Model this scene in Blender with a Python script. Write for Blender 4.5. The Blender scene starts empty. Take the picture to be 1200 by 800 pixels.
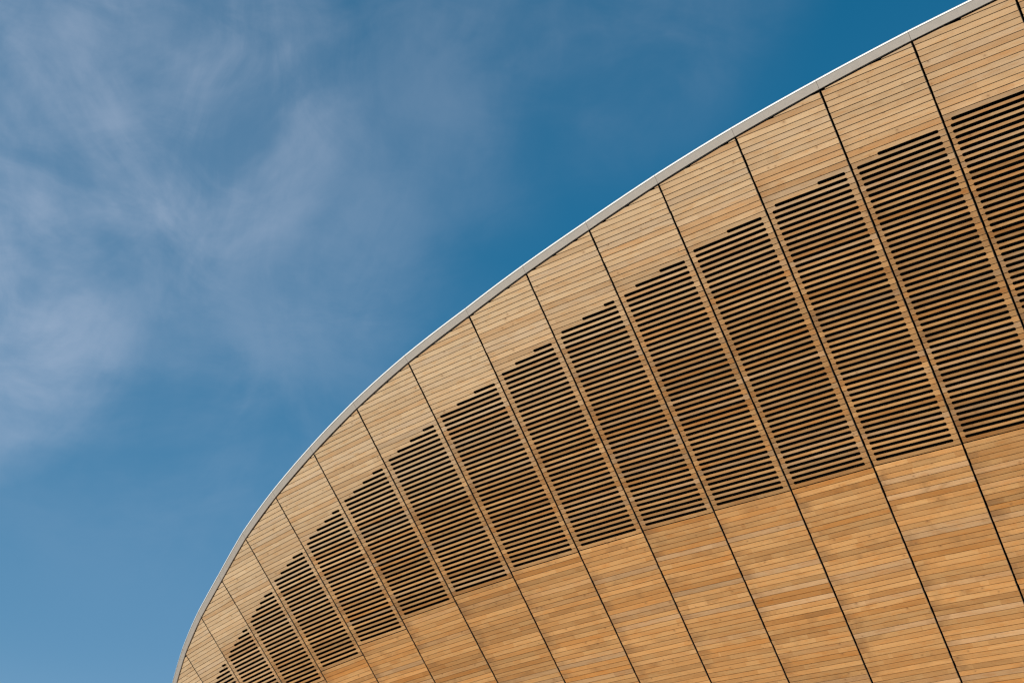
import bpy, math, random
from mathutils import Vector, Matrix

random.seed(7)
scene = bpy.context.scene
COL = scene.collection

# ------------------------------------------------------------------ camera
cam_data = bpy.data.cameras.new('camera')
cam_data.sensor_width = 36.0
cam_data.lens = 48.0
cam_data.clip_start = 0.1
cam_data.clip_end = 6000.0
cam = bpy.data.objects.new('camera', cam_data)
COL.objects.link(cam)
cam.matrix_world = Matrix(((0.99762, -0.06892, 0.0, 0.0),
                           (-0.03798, -0.54985, -0.8344, 0.0),
                           (0.05751, 0.83242, -0.55116, 1.65),
                           (0, 0, 0, 1)))
scene.camera = cam

# ------------------------------------------------------------------ sun, exposure
SUN_EL = math.radians(24.0)
SUN_BEARING = math.radians(236.0)          # clockwise from +Y: low, behind the camera and to the left
sd = Vector((math.sin(SUN_BEARING) * math.cos(SUN_EL), math.cos(SUN_BEARING) * math.cos(SUN_EL), math.sin(SUN_EL)))
sun_data = bpy.data.lights.new('sun', 'SUN')
sun_data.energy = 3.9
sun_data.angle = math.radians(0.5)
sun_data.color = (1.0, 0.93, 0.83)
sun = bpy.data.objects.new('sun', sun_data)
COL.objects.link(sun)
sun.rotation_euler = sd.to_track_quat('Z', 'Y').to_euler()
sun.location = (0, 0, 60)

scene.view_settings.view_transform = 'Standard'
scene.view_settings.look = 'None'
scene.view_settings.exposure = 0.40
scene.view_settings.gamma = 1.0
scene.view_settings.use_curve_mapping = False
scene.cycles.filter_width = 1.35


# ------------------------------------------------------------------ node helpers
class Nodes:
    def __init__(self, tree):
        self.t = tree
        self.n = tree.nodes
        self.l = tree.links

    def new(self, kind, **kw):
        nd = self.n.new(kind)
        for k, v in kw.items():
            setattr(nd, k, v)
        return nd

    def put(self, sock, val):
        if isinstance(val, bpy.types.NodeSocket):
            self.l.new(val, sock)
        else:
            sock.default_value = val

    def math(self, op, a, b=0.0, clamp=False):
        nd = self.new('ShaderNodeMath', operation=op, use_clamp=clamp)
        self.put(nd.inputs[0], a)
        self.put(nd.inputs[1], b)
        return nd.outputs[0]

    def vmath(self, op, a, b):
        nd = self.new('ShaderNodeVectorMath', operation=op)
        self.put(nd.inputs[0], a)
        self.put(nd.inputs[1], b)
        return nd.outputs['Value'] if op == 'DOT_PRODUCT' else nd.outputs[0]

    def mix(self, fac, a, b, blend='MIX'):
        nd = self.new('ShaderNodeMix', data_type='RGBA', blend_type=blend)
        self.put(nd.inputs[0], fac)
        self.put(nd.inputs[6], a)
        self.put(nd.inputs[7], b)
        return nd.outputs[2]

    def range(self, val, a, b, c=0.0, d=1.0, smooth=True):
        nd = self.new('ShaderNodeMapRange', interpolation_type='SMOOTHSTEP' if smooth else 'LINEAR')
        self.put(nd.inputs[0], val)
        for i, x in enumerate((a, b, c, d)):
            nd.inputs[i + 1].default_value = x
        return nd.outputs[0]

    def noise(self, vec, scale, detail=4.0, rough=0.55, dist=0.0):
        nd = self.new('ShaderNodeTexNoise')
        self.put(nd.inputs['Vector'], vec)
        nd.inputs['Scale'].default_value = scale
        nd.inputs['Detail'].default_value = detail
        nd.inputs['Roughness'].default_value = rough
        nd.inputs['Distortion'].default_value = dist
        return nd.outputs[0]

    def mapping(self, vec, scale=(1, 1, 1), rot=(0, 0, 0), loc=(0, 0, 0)):
        nd = self.new('ShaderNodeMapping')
        self.put(nd.inputs[0], vec)
        nd.inputs['Location'].default_value = loc
        nd.inputs['Rotation'].default_value = rot
        nd.inputs['Scale'].default_value = scale
        return nd.outputs[0]


# ------------------------------------------------------------------ sky with high thin cirrus
world = bpy.data.worlds.new('World')
scene.world = world
world.use_nodes = True
W = Nodes(world.node_tree)
bg = world.node_tree.nodes['Background']
sky = W.new('ShaderNodeTexSky', sky_type='NISHITA', sun_disc=False)
sky.sun_elevation = SUN_EL
sky.sun_rotation = SUN_BEARING
sky.altitude = 30.0
sky.air_density = 1.0
sky.dust_density = 0.6
sky.ozone_density = 2.2
direction = W.new('ShaderNodeTexCoord').outputs['Generated']
sep = W.new('ShaderNodeSeparateXYZ')
W.l.new(direction, sep.inputs[0])
# the cirrus lies on a high flat layer: project the view direction on it
zc = W.math('MAXIMUM', sep.outputs[2], 0.05)
cmb = W.new('ShaderNodeCombineXYZ')
W.l.new(W.math('DIVIDE', sep.outputs[0], zc), cmb.inputs[0])
W.l.new(W.math('DIVIDE', sep.outputs[1], zc), cmb.inputs[1])
layer = cmb.outputs[0]
banks = None
for (d, inner, outer, amt) in (((-0.27, 0.713, 0.649), 0.9992, 0.977, 0.92),
                               ((-0.190, 0.775, 0.600), 0.9992, 0.983, 0.50),
                               ((-0.365, 0.775, 0.520), 0.9998, 0.988, 1.05),
                               ((-0.250, 0.795, 0.550), 0.9995, 0.984, 0.42),
                               ((-0.240, 0.800, 0.540), 0.998, 0.966, 0.26),
                               ((-0.330, 0.740, 0.590), 0.999, 0.976, 0.55),
                               ((-0.12, 0.690, 0.715), 0.998, 0.978, 0.36),
                               ((0.01, 0.640, 0.770), 0.9995, 0.978, 0.34)):
    v = Vector(d).normalized()
    lobe = W.range(W.vmath('DOT_PRODUCT', direction, tuple(v)), outer, inner, 0.0, amt)
    banks = lobe if banks is None else W.math('MAXIMUM', banks, lobe)
# elsewhere in the sky the same thin cloud comes and goes
drift = W.math('MULTIPLY', W.range(W.noise(W.mapping(layer, (0.5, 0.5, 1), loc=(3.1, 1.7, 0)), 1.0, 3.0), 0.52, 0.75), 0.12)
banks = W.math('MAXIMUM', banks, drift)
# fibres drawn out by the high wind: fine noise stretched along two slightly different directions
warp = W.new('ShaderNodeTexNoise')
W.l.new(W.mapping(direction, (3.0, 3.0, 3.0)), warp.inputs['Vector'])
warp.inputs['Scale'].default_value = 1.0
warp.inputs['Detail'].default_value = 3.0
sc0 = W.new('ShaderNodeVectorMath', operation='SCALE')
W.l.new(warp.outputs['Color'], sc0.inputs[0])
sc0.inputs['Scale'].default_value = 0.16
bent = W.vmath('ADD', direction, sc0.outputs[0])
soft = W.noise(W.mapping(bent, (4.5, 4.5, 6.0), loc=(1.3, 0.4, 2.2)), 1.0, 5.0, 0.55, 0.5)
wisp = W.noise(W.mapping(bent, (13, 9, 6.5), rot=(0.3, 0.25, -0.2), loc=(1.3, 0.4, 2.2)), 1.0, 9.0, 0.63, 0.6)
fine = W.noise(W.mapping(bent, (9, 10, 26), rot=(0.2, 0.55, 0.3), loc=(1.3, 0.4, 2.2)), 1.0, 9.0, 0.65, 0.5)
texture = W.math('ADD', W.math('MULTIPLY', W.range(soft, 0.32, 0.68), 0.56),
                 W.math('ADD', W.math('MULTIPLY', W.range(wisp, 0.30, 0.76), 0.27),
                        W.math('MULTIPLY', W.range(fine, 0.30, 0.76), 0.22)))
texture = W.math('ADD', 0.27, W.range(texture, 0.10, 1.05, 0.0, 0.72))
cover = W.math('MULTIPLY', W.math('MULTIPLY', banks, texture), 0.50, clamp=True)
# deep, dry blue away from the sun: the red in the sky falls off faster than in the model
sc_ = W.new('ShaderNodeSeparateColor')
W.l.new(sky.outputs[0], sc_.inputs[0])
cmc = W.new('ShaderNodeCombineColor')
W.l.new(W.math('MULTIPLY', sc_.outputs[0], W.range(sc_.outputs[0], 0.42, 1.7, 0.05, 0.84, True)), cmc.inputs[0])
W.l.new(W.math('MULTIPLY', sc_.outputs[1], W.range(sc_.outputs[0], 0.42, 1.7, 0.87, 1.01, True)), cmc.inputs[1])
W.l.new(W.math('MULTIPLY', sc_.outputs[2], 1.01), cmc.inputs[2])
tint = cmc.outputs[0]
W.l.new(W.mix(cover, tint, (4.6, 5.0, 6.0, 1)), bg.inputs[0])
bg.inputs[1].default_value = 0.103


# ------------------------------------------------------------------ materials
def material(name):
    m = bpy.data.materials.new(name)
    m.use_nodes = True
    N = Nodes(m.node_tree)
    return m, N, m.node_tree.nodes['Principled BSDF']


def plain(name, col, rough=0.6, metal=0.0, grain=0.06, scale=6.0):
    m, N, b = material(name)
    pos = N.new('ShaderNodeNewGeometry').outputs['Position']
    f = N.range(N.noise(pos, scale, 6.0, 0.6), 0.3, 0.7, 1.0 - grain, 1.0 + grain, False)
    N.put(b.inputs['Base Color'], N.mix(1.0, (*col, 1), f, 'MULTIPLY'))
    b.inputs['Roughness'].default_value = rough
    b.inputs['Metallic'].default_value = metal
    return m


def cedar():
    """Red cedar: each board has its own tone (attribute), made of finger-jointed lengths, with grain, knots and stains."""
    m, N, b = material('cedar_board')
    an = N.new('ShaderNodeAttribute', attribute_name='board_tone')
    att, along = an.outputs['Color'], an.outputs['Alpha']
    s = N.new('ShaderNodeSeparateColor')
    N.l.new(att, s.inputs[0])
    tone, hue, zone = s.outputs[0], s.outputs[1], s.outputs[2]
    uv = N.new('ShaderNodeUVMap', uv_map='UVMap').outputs[0]
    pos = N.new('ShaderNodeNewGeometry').outputs['Position']
    # finger-jointed lengths along the board (UV y carries a different integer per board)
    us = N.new('ShaderNodeSeparateXYZ')
    N.l.new(uv, us.inputs[0])
    row = N.math('FLOOR', us.outputs[1])
    vor = N.new('ShaderNodeTexVoronoi', voronoi_dimensions='2D', feature='F1')
    cc = N.new('ShaderNodeCombineXYZ')
    N.l.new(N.math('MULTIPLY', us.outputs[0], 1.5), cc.inputs[0])
    N.l.new(N.math('MULTIPLY', row, 37.0), cc.inputs[1])
    N.l.new(cc.outputs[0], vor.inputs['Vector'])
    vor.inputs['Scale'].default_value = 1.0
    ls = N.new('ShaderNodeSeparateColor')
    N.l.new(vor.outputs['Color'], ls.inputs[0])
    length_tone, length_hue = ls.outputs[0], ls.outputs[1]
    # grain
    broad = N.noise(N.mapping(uv, (1.6, 14, 1)), 1.0, 4.0, 0.6, 0.8)
    grain = N.noise(N.mapping(uv, (5, 160, 1)), 1.0, 5.0, 0.65, 0.3)
    # colours
    pale = N.mix(length_hue, (0.68, 0.460, 0.270, 1), (0.725, 0.502, 0.303, 1))
    honey = N.mix(length_hue, (0.555, 0.265, 0.089, 1), (0.620, 0.328, 0.126, 1))
    col = N.mix(zone, pale, honey)
    orange = N.mix(zone, (0.55, 0.31, 0.145, 1), (0.50, 0.195, 0.04, 1))
    col = N.mix(N.math('MULTIPLY', N.range(hue, 0.72, 0.98), N.range(broad, 0.3, 0.65, 0.25, 0.9)), col, orange)
    silver = N.mix(zone, (0.63, 0.45, 0.30, 1), (0.58, 0.36, 0.20, 1))
    col = N.mix(N.range(hue, 0.24, 0.03, 0.0, 0.6), col, silver)
    # soft patches of redder and yellower heartwood along the length
    patch = N.noise(N.mapping(uv, (3.2, 1.7, 1)), 1.0, 4.0, 0.6)
    col = N.mix(N.range(patch, 0.48, 0.70, 0.0, 0.75), col, N.mix(1.0, col, (0.95, 0.80, 0.62, 1), 'MULTIPLY'))
    col = N.mix(N.range(patch, 0.46, 0.30, 0.0, 0.55), col, N.mix(1.0, col, (1.04, 1.06, 1.10, 1), 'MULTIPLY'))
    # tone per board and per length
    amp = N.math('ADD', 0.11, N.math('MULTIPLY', zone, 0.22))
    t = N.math('ADD', N.math('MULTIPLY', N.math('SUBTRACT', tone, 0.5), amp),
               N.math('MULTIPLY', N.math('SUBTRACT', length_tone, 0.5), N.math('ADD', 0.07, N.math('MULTIPLY', zone, 0.03))))
    t = N.math('ADD', t, N.math('MULTIPLY', N.range(broad, 0.25, 0.75, -0.20, 0.15, False), N.math('ADD', 0.5, N.math('MULTIPLY', zone, 0.5))))
    t = N.math('ADD', t, N.range(grain, 0.25, 0.75, -0.13, 0.12, False))
    col = N.mix(1.0, col, N.math('ADD', 1.0, t), 'MULTIPLY')
    # brown water stains soaked into neighbouring boards
    sx = N.new('ShaderNodeCombineXYZ')
    N.l.new(N.math('MULTIPLY', row, 0.16), sx.inputs[2])
    stain = N.noise(N.vmath('ADD', N.mapping(pos, (1.1, 1.1, 1.6)), sx.outputs[0]), 1.0, 5.0, 0.62, 0.6)
    st = N.math('MULTIPLY', N.range(stain, 0.54, 0.74), N.math('ADD', 0.10, N.math('MULTIPLY', zone, 0.5)))
    st = N.math('MULTIPLY', st, N.range(broad, 0.25, 0.7, 0.35, 1.0))
    col = N.mix(st, col, (0.26, 0.125, 0.045, 1))
    # damp-darkened board ends beside the open seam
    damp = N.math('MULTIPLY', N.range(along, 0.22, 0.02), N.range(stain, 0.40, 0.62))
    col = N.mix(N.math('MULTIPLY', damp, N.math('MULTIPLY', zone, 0.55)), col, (0.24, 0.115, 0.045, 1))
    # knots: small, dark, drawn out along the grain
    kn = N.new('ShaderNodeTexVoronoi', voronoi_dimensions='2D', feature='F1')
    N.l.new(N.mapping(uv, (8.0, 1.0, 1)), kn.inputs['Vector'])
    kn.inputs['Scale'].default_value = 1.0
    ks = N.new('ShaderNodeSeparateColor')
    N.l.new(kn.outputs['Color'], ks.inputs[0])
    has = N.math('GREATER_THAN', ks.outputs[0], 0.965)
    size = N.math('ADD', 0.045, N.math('MULTIPLY', ks.outputs[1], 0.08))
    core = N.range(N.math('DIVIDE', kn.outputs['Distance'], size), 1.5, 0.5)
    halo = N.range(N.math('DIVIDE', kn.outputs['Distance'], size), 4.5, 1.0, 0.0, 0.28)
    col = N.mix(N.math('MULTIPLY', has, N.math('MAXIMUM', N.math('MULTIPLY', core, 0.75), halo)), col, (0.20, 0.085, 0.03, 1))
    # sawn-face flecks
    fl = N.noise(N.mapping(uv, (26, 60, 1)), 1.0, 3.0, 0.7)
    gate = N.range(N.noise(N.mapping(uv, (1.1, 3.0, 1)), 1.0, 2.0), 0.52, 0.66)
    col = N.mix(N.math('MULTIPLY', N.math('MULTIPLY', gate, N.range(fl, 0.55, 0.70)), N.math('MULTIPLY', zone, 0.45)), col, (0.48, 0.20, 0.05, 1))
    N.put(b.inputs['Base Color'], col)
    N.put(b.inputs['Roughness'], N.range(grain, 0.2, 0.8, 0.52, 0.72, False))
    b.inputs['Specular IOR Level'].default_value = 0.35
    bump = N.new('ShaderNodeBump')
    bump.inputs['Strength'].default_value = 0.25
    bump.inputs['Distance'].default_value = 0.002
    N.l.new(grain, bump.inputs['Height'])
    N.l.new(bump.outputs[0], b.inputs['Normal'])
    return m


M_CEDAR = cedar()
M_MEMBRANE = plain('black_breather_membrane', (0.003, 0.003, 0.003), 1.0)
M_MEMBRANE.node_tree.nodes['Principled BSDF'].inputs['Specular IOR Level'].default_value = 0.0
M_TRIM = plain('weathered_zinc_trim', (0.10, 0.105, 0.095), 0.6, 0.2)
M_FASCIA = plain('pale_grey_coated_metal', (0.46, 0.405, 0.36), 0.6, 0.0, 0.05, 9.0)
M_LIP = plain('white_coated_metal', (0.60, 0.58, 0.55), 0.5, 0.0, 0.03, 5.0)
M_ROOF = plain('grey_standing_seam', (0.42, 0.42, 0.42), 0.5, 0.2)
M_CONCRETE = plain('pale_concrete', (0.34, 0.33, 0.31), 0.85, 0.0, 0.12, 2.0)
M_PAVING = plain('pale_paving', (0.30, 0.28, 0.255), 0.9, 0.0, 0.18, 0.6)


# ------------------------------------------------------------------ object helpers
def link(name, verts, faces, mats, parent=None, face_mats=None):
    me = bpy.data.meshes.new(name)
    me.from_pydata(verts, [], faces)
    for mt in (mats if isinstance(mats, (list, tuple)) else [mats]):
        me.materials.append(mt)
    if face_mats:
        me.polygons.foreach_set('material_index', face_mats)
    me.update()
    o = bpy.data.objects.new(name, me)
    COL.objects.link(o)
    if parent is not None:
        o.parent = parent
    return o


# ------------------------------------------------------------------ setting: ground
G = 3000.0
gnd = link('ground', [(-G, -G, 0), (G, -G, 0), (G, G, 0), (-G, G, 0)], [(0, 1, 2, 3)], M_PAVING)
gnd['kind'] = 'structure'

# ------------------------------------------------------------------ the building
# Seams between the prefabricated cladding panels, surveyed in metres:
# point at the foot of the louvres, direction up the leaning wall above it, direction below it,
# length up to the roof edge, step of the louvre foot at that seam
SEAMS = {
    -4: ([-8.9125, 41.2757, 11.6359], [-0.60819, -0.45831, 0.64812], [-0.60819, -0.45831, 0.64812], 0.875, -0.216),
    -3: ([-8.358, 39.7732, 11.7768], [-0.59904, -0.46467, 0.6521], [-0.59904, -0.46467, 0.6521], 1.295, -0.216),
    -2: ([-7.7531, 38.2941, 11.9185], [-0.58982, -0.47085, 0.65606], [-0.58982, -0.47085, 0.65606], 1.715, -0.216),
    -1: ([-7.0983, 36.84, 12.0611], [-0.57998, -0.47765, 0.65991], [-0.57998, -0.47765, 0.65991], 2.135, -0.216),
    0: ([-6.422, 35.4569, 12.205], [-0.56756, -0.4837, 0.66627], [-0.56756, -0.4837, 0.66627], 2.561, -0.216),
    1: ([-5.6763, 34.068, 12.3503], [-0.55475, -0.48969, 0.67265], [-0.55475, -0.48969, 0.67265], 2.926, -0.216),
    2: ([-4.8229, 32.6214, 12.4947], [-0.55539, -0.49432, 0.66872], [-0.55539, -0.49432, 0.66872], 3.234, -0.216),
    3: ([-3.9525, 31.2495, 12.6406], [-0.54266, -0.49953, 0.67527], [-0.54266, -0.49953, 0.67527], 3.61, -0.216),
    4: ([-3.0088, 29.855, 12.808], [-0.53845, -0.49661, 0.68077], [-0.5315, -0.49841, 0.68491], 3.883, -0.2348),
    5: ([-1.9921, 28.4865, 12.9626], [-0.52407, -0.50012, 0.68937], [-0.51951, -0.50159, 0.69175], 4.152, -0.2288),
    6: ([-0.8775, 27.2094, 13.048], [-0.51328, -0.50136, 0.69655], [-0.51961, -0.49905, 0.69351], 4.492, -0.1106),
    7: ([0.3029, 25.9387, 13.1342], [-0.49939, -0.50388, 0.70478], [-0.49957, -0.5039, 0.70464], 4.785, -0.1136),
    8: ([1.59, 24.7293, 13.1454], [-0.48261, -0.50799, 0.71347], [-0.48494, -0.5071, 0.71252], 5.123, -0.0187),
    9: ([2.7395, 23.6767, 13.1693], [-0.47569, -0.50946, 0.71706], [-0.47511, -0.50973, 0.71725], 5.403, -0.0306),
    10: ([3.9369, 22.637, 13.1712], [-0.47056, -0.51186, 0.71873], [-0.46614, -0.5141, 0.72001], 5.678, -0.0243),
    11: ([5.1536, 21.6124, 13.1709], [-0.46488, -0.51468, 0.72041], [-0.45583, -0.51963, 0.72264], 5.953, -0.0117),
    12: ([6.3628, 20.5948, 13.1959], [-0.45602, -0.51814, 0.72359], [-0.44915, -0.52218, 0.72497], 6.153, -0.0129),
    13: ([7.5928, 19.6086, 13.1923], [-0.44588, -0.5213, 0.72763], [-0.43685, -0.52687, 0.72909], 6.341, -0.0077),
    14: ([8.8449, 18.6189, 13.1959], [-0.43909, -0.52394, 0.72985], [-0.43003, -0.52947, 0.73126], 6.491, -0.005),
    15: ([10.0929, 17.6501, 13.1996], [-0.42931, -0.52827, 0.73254], [-0.42021, -0.53373, 0.73386], 6.602, -0.005),
    16: ([11.3493, 16.6922, 13.2033], [-0.42124, -0.53147, 0.73491], [-0.41209, -0.53688, 0.73616], 6.732, -0.005),
    17: ([12.6145, 15.7457, 13.2033], [-0.41407, -0.53382, 0.73728], [-0.4049, -0.53919, 0.73847], 6.832, -0.005),
    18: ([13.8862, 14.8081, 13.2033], [-0.4069, -0.53607, 0.73963], [-0.3977, -0.5414, 0.74076], 6.932, -0.005),
    19: ([15.1645, 13.8794, 13.2033], [-0.39973, -0.53823, 0.74198], [-0.39049, -0.54351, 0.74304], 7.032, -0.005),
}
PITCH = 0.100          # board spacing from the louvre foot up
PITCH_LOW = 0.0945     # board spacing below the louvre foot
ROWS_LOW = 58
SLOT = 0.0280           # half height of a louvre slot
PANELS = range(-4, 19)

building = bpy.data.objects.new('timber_clad_building', None)
COL.objects.link(building)
building.location = (9.0, 24.0, 0.0)
building['label'] = 'curved timber building clad in honey cedar boards with dark louvre slots and pale roof edge'
building['category'] = 'building'


def child(o):
    o.parent = building
    o.matrix_parent_inverse = Matrix.Translation(-Vector(building.location))
    return o


def seam_point(k, s):
    p, u, ul, length, jump = SEAMS[k]
    return Vector(p) + (Vector(u) if s >= 0 else Vector(ul)) * s


def row_s(v):
    return v * PITCH if v >= 0 else v * PITCH_LOW


class Panel:
    def __init__(self, k):
        self.k = k
        self.jump = SEAMS[k + 1][4]
        self.topL = SEAMS[k][3] / PITCH
        self.topR = (SEAMS[k + 1][3] - self.jump) / PITCH
        # the roof edge is a smooth curve through the seam tops: how far it bows above the chord, in rows
        def tip(q):
            q = min(max(q, -4), 19)
            return Vector(SEAMS[q][0]) + Vector(SEAMS[q][1]) * SEAMS[q][3]
        t0, t1, t2, t3 = tip(k - 1), tip(k), tip(k + 1), tip(k + 2)
        bow = (t1 + t2 - t0 - t3) / 16.0
        self.sag = 0.0 if k < -3 or k > 17 else max(0.0, bow.dot(Vector(SEAMS[k][1]))) / PITCH
        a, bb = self.at(0, 0), self.at(1, 0)
        self.width = (bb - a).length
        up = (self.at(0.5, 10) - self.at(0.5, 0)).normalized()
        self.out = (bb - a).normalized().cross(up).normalized()
        if self.out.dot(Vector((0, 0, 1.65)) - a) < 0:
            self.out.negate()

    def at(self, u, v):
        s = row_s(v)
        l = seam_point(self.k, s)
        # right-hand edge: measured from this panel's own louvre foot, a step below the next panel's
        if s >= 0:
            r = seam_point(self.k + 1, s + self.jump)
        else:
            p, uu, ul, length, jump = SEAMS[self.k + 1]
            r = Vector(p) + Vector(uu) * self.jump + Vector(ul) * s
        return l.lerp(r, u)

    def top(self, u):
        return self.topL + (self.topR - self.topL) * u + 4.0 * self.sag * u * (1.0 - u)


ROT_IN = cam.matrix_world.inverted()


def seen(panel, v0, v1):
    """Rough size of a board in the photograph, for choosing which boards are objects of their own."""
    n, pts = 0, []
    for i in range(9):
        q = ROT_IN @ panel.at(0.02 + 0.12 * i, (v0 + v1) / 2)
        x, y = q.x / -q.z * 1600, q.y / -q.z * 1600
        pts.append((x, y))
        if abs(x) < 600 and abs(y) < 400:
            n += 1
    a = math.hypot(pts[-1][0] - pts[0][0], pts[-1][1] - pts[0][1])
    return n / 9.0 * a * a


def clip(poly, f):
    """Keep the part of a (u, v) polygon where f(u, v) >= 0."""
    out = []
    for i, a in enumerate(poly):
        b = poly[(i + 1) % len(poly)]
        fa, fb = f(*a), f(*b)
        if fa >= 0:
            out.append(a)
        if (fa >= 0) != (fb >= 0):
            t = fa / (fa - fb)
            out.append((a[0] + (b[0] - a[0]) * t, a[1] + (b[1] - a[1]) * t))
    return out


def prism(panel, poly, thick, lift, tilt):
    """Board: outline in panel coordinates, front face and edges."""
    vs, uvs = [], []
    vm = sum(p[1] for p in poly) / len(poly)
    for (u, v) in poly:
        off = lift + tilt * (v - vm)
        vs.append(panel.at(u, v) + panel.out * off)
        uvs.append((u * panel.width, v))
    n = len(poly)
    for (u, v) in poly:
        vs.append(panel.at(u, v) + panel.out * (lift - thick))
    faces = [tuple(range(n))] + [(i, i + n, (i + 1) % n + n, (i + 1) % n) for i in range(n)]
    faces.append(tuple(range(2 * n - 1, n - 1, -1)))
    return vs, faces, uvs + uvs


def zone_of(panel, v):
    """Colour zone of the cedar: pale under the roof edge, more orange lower down."""
    d = panel.top(0.5) - v
    return min(1.0, max(0.0, (d - 7.0) / 24.0)) * (0.9 if v >= 0 else 1.0) + 0.05 * max(0, panel.k - 7) * (1 if d < 25 else 0.3)


boards = []      # (size in the photo, panel, kind, vs, faces, uvs, tone)
serial = 0
for k in PANELS:
    P = Panel(k)
    batch = random.uniform(-0.16, 0.16)      # each panel came from its own batch of timber
    D = 12.7 + 0.13 * (k - 4)
    inset = 0.0195 / P.width
    mL = (0.086 + 0.058 * (13 - k) / 10) / P.width
    mR = 1 - 0.117 / P.width
    slots = {}
    v = 1
    while v < P.topR:
        # slots stop along a line parallel to the roof edge
        uL = mL
        if P.top(mL) - v < D:
            uL = (v + D - P.topL) / (P.topR - P.topL)
        uL = max(uL, mL)
        if (mR - uL) * P.width > 0.13:
            slots[v] = (uL, mR)
        elif uL >= mR:
            break
        v += 1
    for j in range(-ROWS_LOW, int(P.topR) + 1):
        pitch = PITCH if j >= 0 else PITCH_LOW
        g = ((0.0054 if j > 0 else 0.0045) + random.uniform(-0.0006, 0.001)) / pitch
        g0 = g + (0.006 / pitch if j == 0 else 0)
        g1 = g + (0.006 / pitch if j == -1 else 0)
        v0, v1 = j + g0, j + 1 - g1
        e0 = inset + random.uniform(-0.002, 0.002)
        e1 = 1 - inset + random.uniform(-0.002, 0.002)
        bot, top = slots.get(j), slots.get(j + 1)
        kind = 'cladding_board'
        thick = 0.014
        if bot or top:
            kind = 'louvre_slat'
            thick = 0.008
            h = SLOT / PITCH
            poly = [(e0, v0)]
            ru = 0.024 / P.width
            arc = [math.radians(a) for a in (0, 30, 60, 90)]
            if bot:
                a, b = bot
                poly += [(a + ru - ru * math.cos(t), max(v0, j + h * math.sin(t))) for t in arc]
                poly += [(b - ru + ru * math.cos(t), max(v0, j + h * math.sin(t))) for t in reversed(arc)]
            poly += [(e1, v0), (e1, v1)]
            if top:
                a, b = top
                poly += [(b - ru + ru * math.cos(t), min(v1, j + 1 - h * math.sin(t))) for t in arc]
                poly += [(a + ru - ru * math.cos(t), min(v1, j + 1 - h * math.sin(t))) for t in reversed(arc)]
            poly += [(e0, v1)]
        else:
            poly = [(e0, v0), (e1, v0), (e1, v1), (e0, v1)]
            cut = lambda u, v: (P.top(u) - 0.33) - v
            if v1 > P.top(0) - 0.5:
                poly = clip(poly, cut)
                # no feather ends: the board starts where at least a third of its height is left
                if len(poly) > 2 and P.topR > P.topL:
                    poly = clip(poly, lambda u, v: (P.top(u) - 0.33) - (v0 + 0.11))
                if len(poly) < 3 or (max(p[0] for p in poly) - min(p[0] for p in poly)) * P.width < 0.05:
                    continue
        lift = random.uniform(-0.0015, 0.0015)
        vs, fs, uvs = prism(P, poly, thick, lift, random.uniform(-0.002, 0.002))
        serial += 1
        ends = [q[0] for q in poly] * 2      # position along the board, 0 left to 1 right
        ofs = random.uniform(0, 50)
        # v runs 0..1 across each board and every board has its own integer row
        uvs = [(u + ofs, min(0.999, max(0.001, (v - j))) + serial * 3) for (u, v) in uvs]
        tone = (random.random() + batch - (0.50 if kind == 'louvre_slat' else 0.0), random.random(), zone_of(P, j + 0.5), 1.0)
        boards.append((seen(P, v0, v1), k, kind, vs, fs, uvs, tone, ends))


def board_mesh(name, items):
    verts, faces, uv, tones = [], [], [], []
    for (size, k, kind, vs, fs, uvs, tone, ends) in items:
        base = len(verts)
        verts += vs
        uv += uvs
        for q in range(len(vs)):
            tones += [tone[0], tone[1], tone[2], ends[q]]
        faces += [tuple(i + base for i in f) for f in fs]
    me = bpy.data.meshes.new(name)
    me.from_pydata(verts, [], faces)
    lay = me.uv_layers.new(name='UVMap')
    idx = [0] * len(me.loops)
    me.loops.foreach_get('vertex_index', idx)
    flat = []
    for i in idx:
        flat += uv[i]
    lay.data.foreach_set('uv', flat)
    at = me.attributes.new('board_tone', 'FLOAT_COLOR', 'POINT')
    at.data.foreach_set('color', tones)
    me.materials.append(M_CEDAR)
    me.update()
    return me


own = set()
for kind in ('cladding_board', 'louvre_slat'):
    ranked = sorted((i for i, b in enumerate(boards) if b[2] == kind), key=lambda i: -boards[i][0])
    own.update(i for i in ranked[:300] if boards[i][0] > 0)

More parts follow.
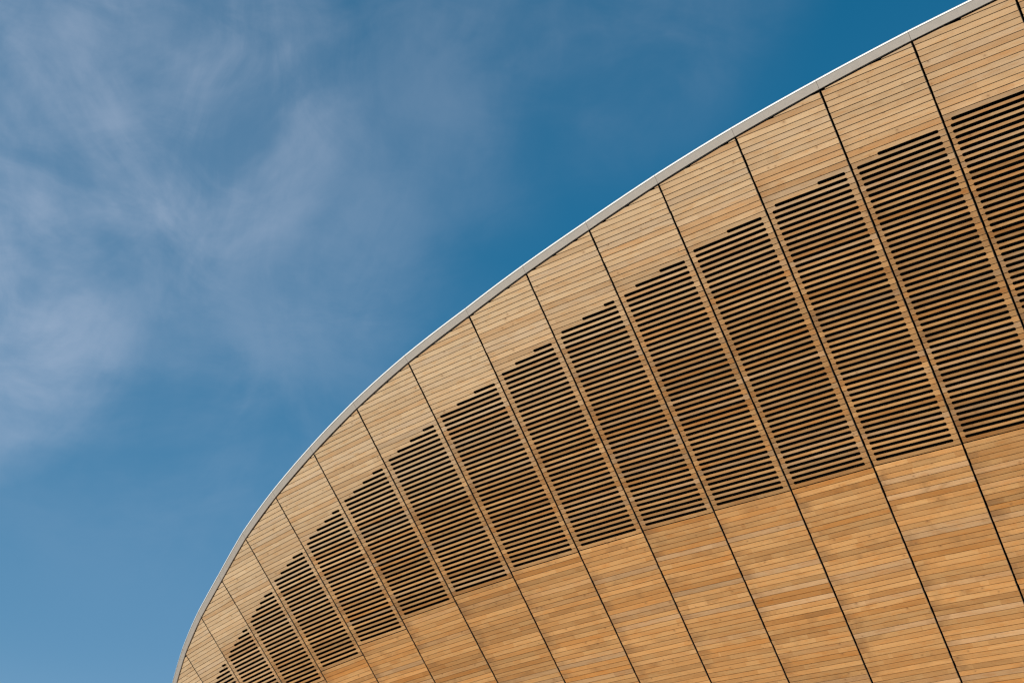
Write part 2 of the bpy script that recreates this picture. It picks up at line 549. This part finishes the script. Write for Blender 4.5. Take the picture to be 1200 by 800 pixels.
DEPTH = 0.17
for k in PANELS:
    P = Panel(k)
    # the panel's dark backing: a shallow tray behind the boards, open to the front
    vb, fb = [], []
    n = 6
    lo = -ROWS_LOW
    for i in range(n + 1):
        t = i / n
        for u in (0.0, 1.0):
            v = lo + (P.top(u) - lo) * t if t < 1 else P.top(u)
            vb.append(P.at(u, v) - P.out * DEPTH)
    for i in range(n):
        a = 2 * i
        fb.append((a, a + 1, a + 3, a + 2))
    panel = child(link('cladding_panel', vb, fb, M_MEMBRANE))

    # thin metal edge along the panel's right-hand side, just inside the open seam
    ve, fe = [], []
    nn = 8
    a = 0.0055 / P.width
    v_top = P.topR - 0.35
    for i in range(nn + 1):
        v = lo + (v_top - lo) * i / nn
        for (u, d) in ((1 - inset - 0 * a + 0.0022 / P.width, -0.003), (1 - inset + a, -0.003), (1 - inset + a, -0.012), (1 - inset + 0.0022 / P.width, -0.012)):
            ve.append(P.at(u, v) + P.out * d)
    for i in range(nn):
        for q in range(4):
            fe.append((4 * i + q, 4 * i + (q + 1) % 4, 4 * i + 4 + (q + 1) % 4, 4 * i + 4 + q))
    fe += [(0, 1, 2, 3), (4 * nn + 3, 4 * nn + 2, 4 * nn + 1, 4 * nn)]
    link('edge_trim', ve, fe, M_TRIM, panel).matrix_parent_inverse = Matrix.Identity(4)

    for kind in ('cladding_board', 'louvre_slat'):
        rest = []
        for i, b in enumerate(boards):
            if b[1] != k or b[2] != kind:
                continue
            if i in own:
                o = bpy.data.objects.new(kind, board_mesh(kind, [b]))
                COL.objects.link(o)
                o.parent = panel
            else:
                rest.append(b)
        if rest:
            o = bpy.data.objects.new(kind + 's', board_mesh(kind + 's', rest))
            COL.objects.link(o)
            o.parent = panel
            o['kind'] = 'stuff'

# ------------------------------------------------------------------ roof edge and roof
rim = []
for k in PANELS:
    P = Panel(k)
    up = (P.at(0.5, P.topL) - P.at(0.5, P.topL - 10)).normalized()
    inward = Vector((-P.out.x, -P.out.y, 0)).normalized()
    A, B = P.at(0, P.topL), P.at(1, P.topR)
    rim.append((k, P, A, B, inward))


def frame(i, end):
    """Mitred directions at a rim corner, so neighbouring lengths meet."""
    j = i + (1 if end else -1)
    mine = rim[i]
    other = rim[min(max(j, 0), len(rim) - 1)]
    up = (Vector(SEAMS[mine[0] + (1 if end else 0)][1]))
    out = (mine[1].out + other[1].out).normalized()
    inward = (mine[4] + other[4]).normalized()
    return up, out, inward


Z = Vector((0, 0, 1))
roof_v = []
STEPS = 5


def strip(rings):
    m = len(rings[0])
    verts = [p for r in rings for p in r]
    faces = []
    for i in range(len(rings) - 1):
        for q in range(m):
            w = (q + 1) % m
            faces.append((i * m + q, i * m + w, (i + 1) * m + w, (i + 1) * m + q))
    e = (len(rings) - 1) * m
    faces += [tuple(range(m - 1, -1, -1)), tuple(range(e, e + m))]
    return verts, faces


for i, (k, P, A, B, _) in enumerate(rim):
    face_r, lip_r = [], []
    f0, f1 = frame(i, 0), frame(i, 1)
    for st in range(STEPS + 1):
        t = st / STEPS
        u = min(max(t, 0.0018), 0.9982)
        base = P.at(u, P.top(u))
        up, out, inw = (f0[q].lerp(f1[q], t).normalized() for q in range(3))
        p0 = base + out * 0.003
        p1 = base + up * 0.140 + out * 0.003
        p2 = p1 + out * 0.004
        p3 = p2 + Z * 0.030 + up * 0.003
        p4 = p3 + inw * 0.35 + Z * 0.03
        face_r.append([p0, p1, base - out * 0.15, base - out * 0.012])
        lip_r.append([p1 + up * 0.001 - out * 0.006, p2 + up * 0.001, p3, p4, base - out * 0.15 + up * 0.02])
        if st < STEPS or i == len(rim) - 1:
            roof_v.append((p4 - Z * 0.01, inw))
    fascia = child(link('roof_edge_fascia', *strip(face_r), M_FASCIA))
    link('roof_edge_lip', *strip(lip_r), M_LIP, fascia)

rv, rf = [], []
for (p, inw) in roof_v:
    for d, rise in ((0.0, 0.0), (4.0, 0.5), (10.0, 0.9), (18.0, 1.1)):
        rv.append(p + inw * d + Z * rise)
for i in range(len(roof_v) - 1):
    for q in range(3):
        a = 4 * i + q
        rf.append((a, a + 1, a + 5, a + 4))
child(link('roof', rv, rf, M_ROOF))

# ------------------------------------------------------------------ wall carrying the cladding, down to the ground
wv, wf = [], []
n = 0
for k in list(PANELS) + [19]:
    q = seam_point(k, row_s(-ROWS_LOW))
    kk = min(k, 18)
    inw = -Panel(kk).out
    q = q + inw * 0.25
    h = Vector((inw.x, inw.y, 0)).normalized()
    wv += [tuple(q + h * 0.15), (q.x + h.x * 0.15, q.y + h.y * 0.15, 0.0), tuple(q + Z * 0.3 + h * 0.8)]
    n += 1
for i in range(n - 1):
    a = 3 * i
    wf += [(a, a + 1, a + 4, a + 3), (a + 2, a, a + 3, a + 5)]
child(link('base_wall', wv, wf, M_CONCRETE))

for me in bpy.data.meshes:
    me.validate()
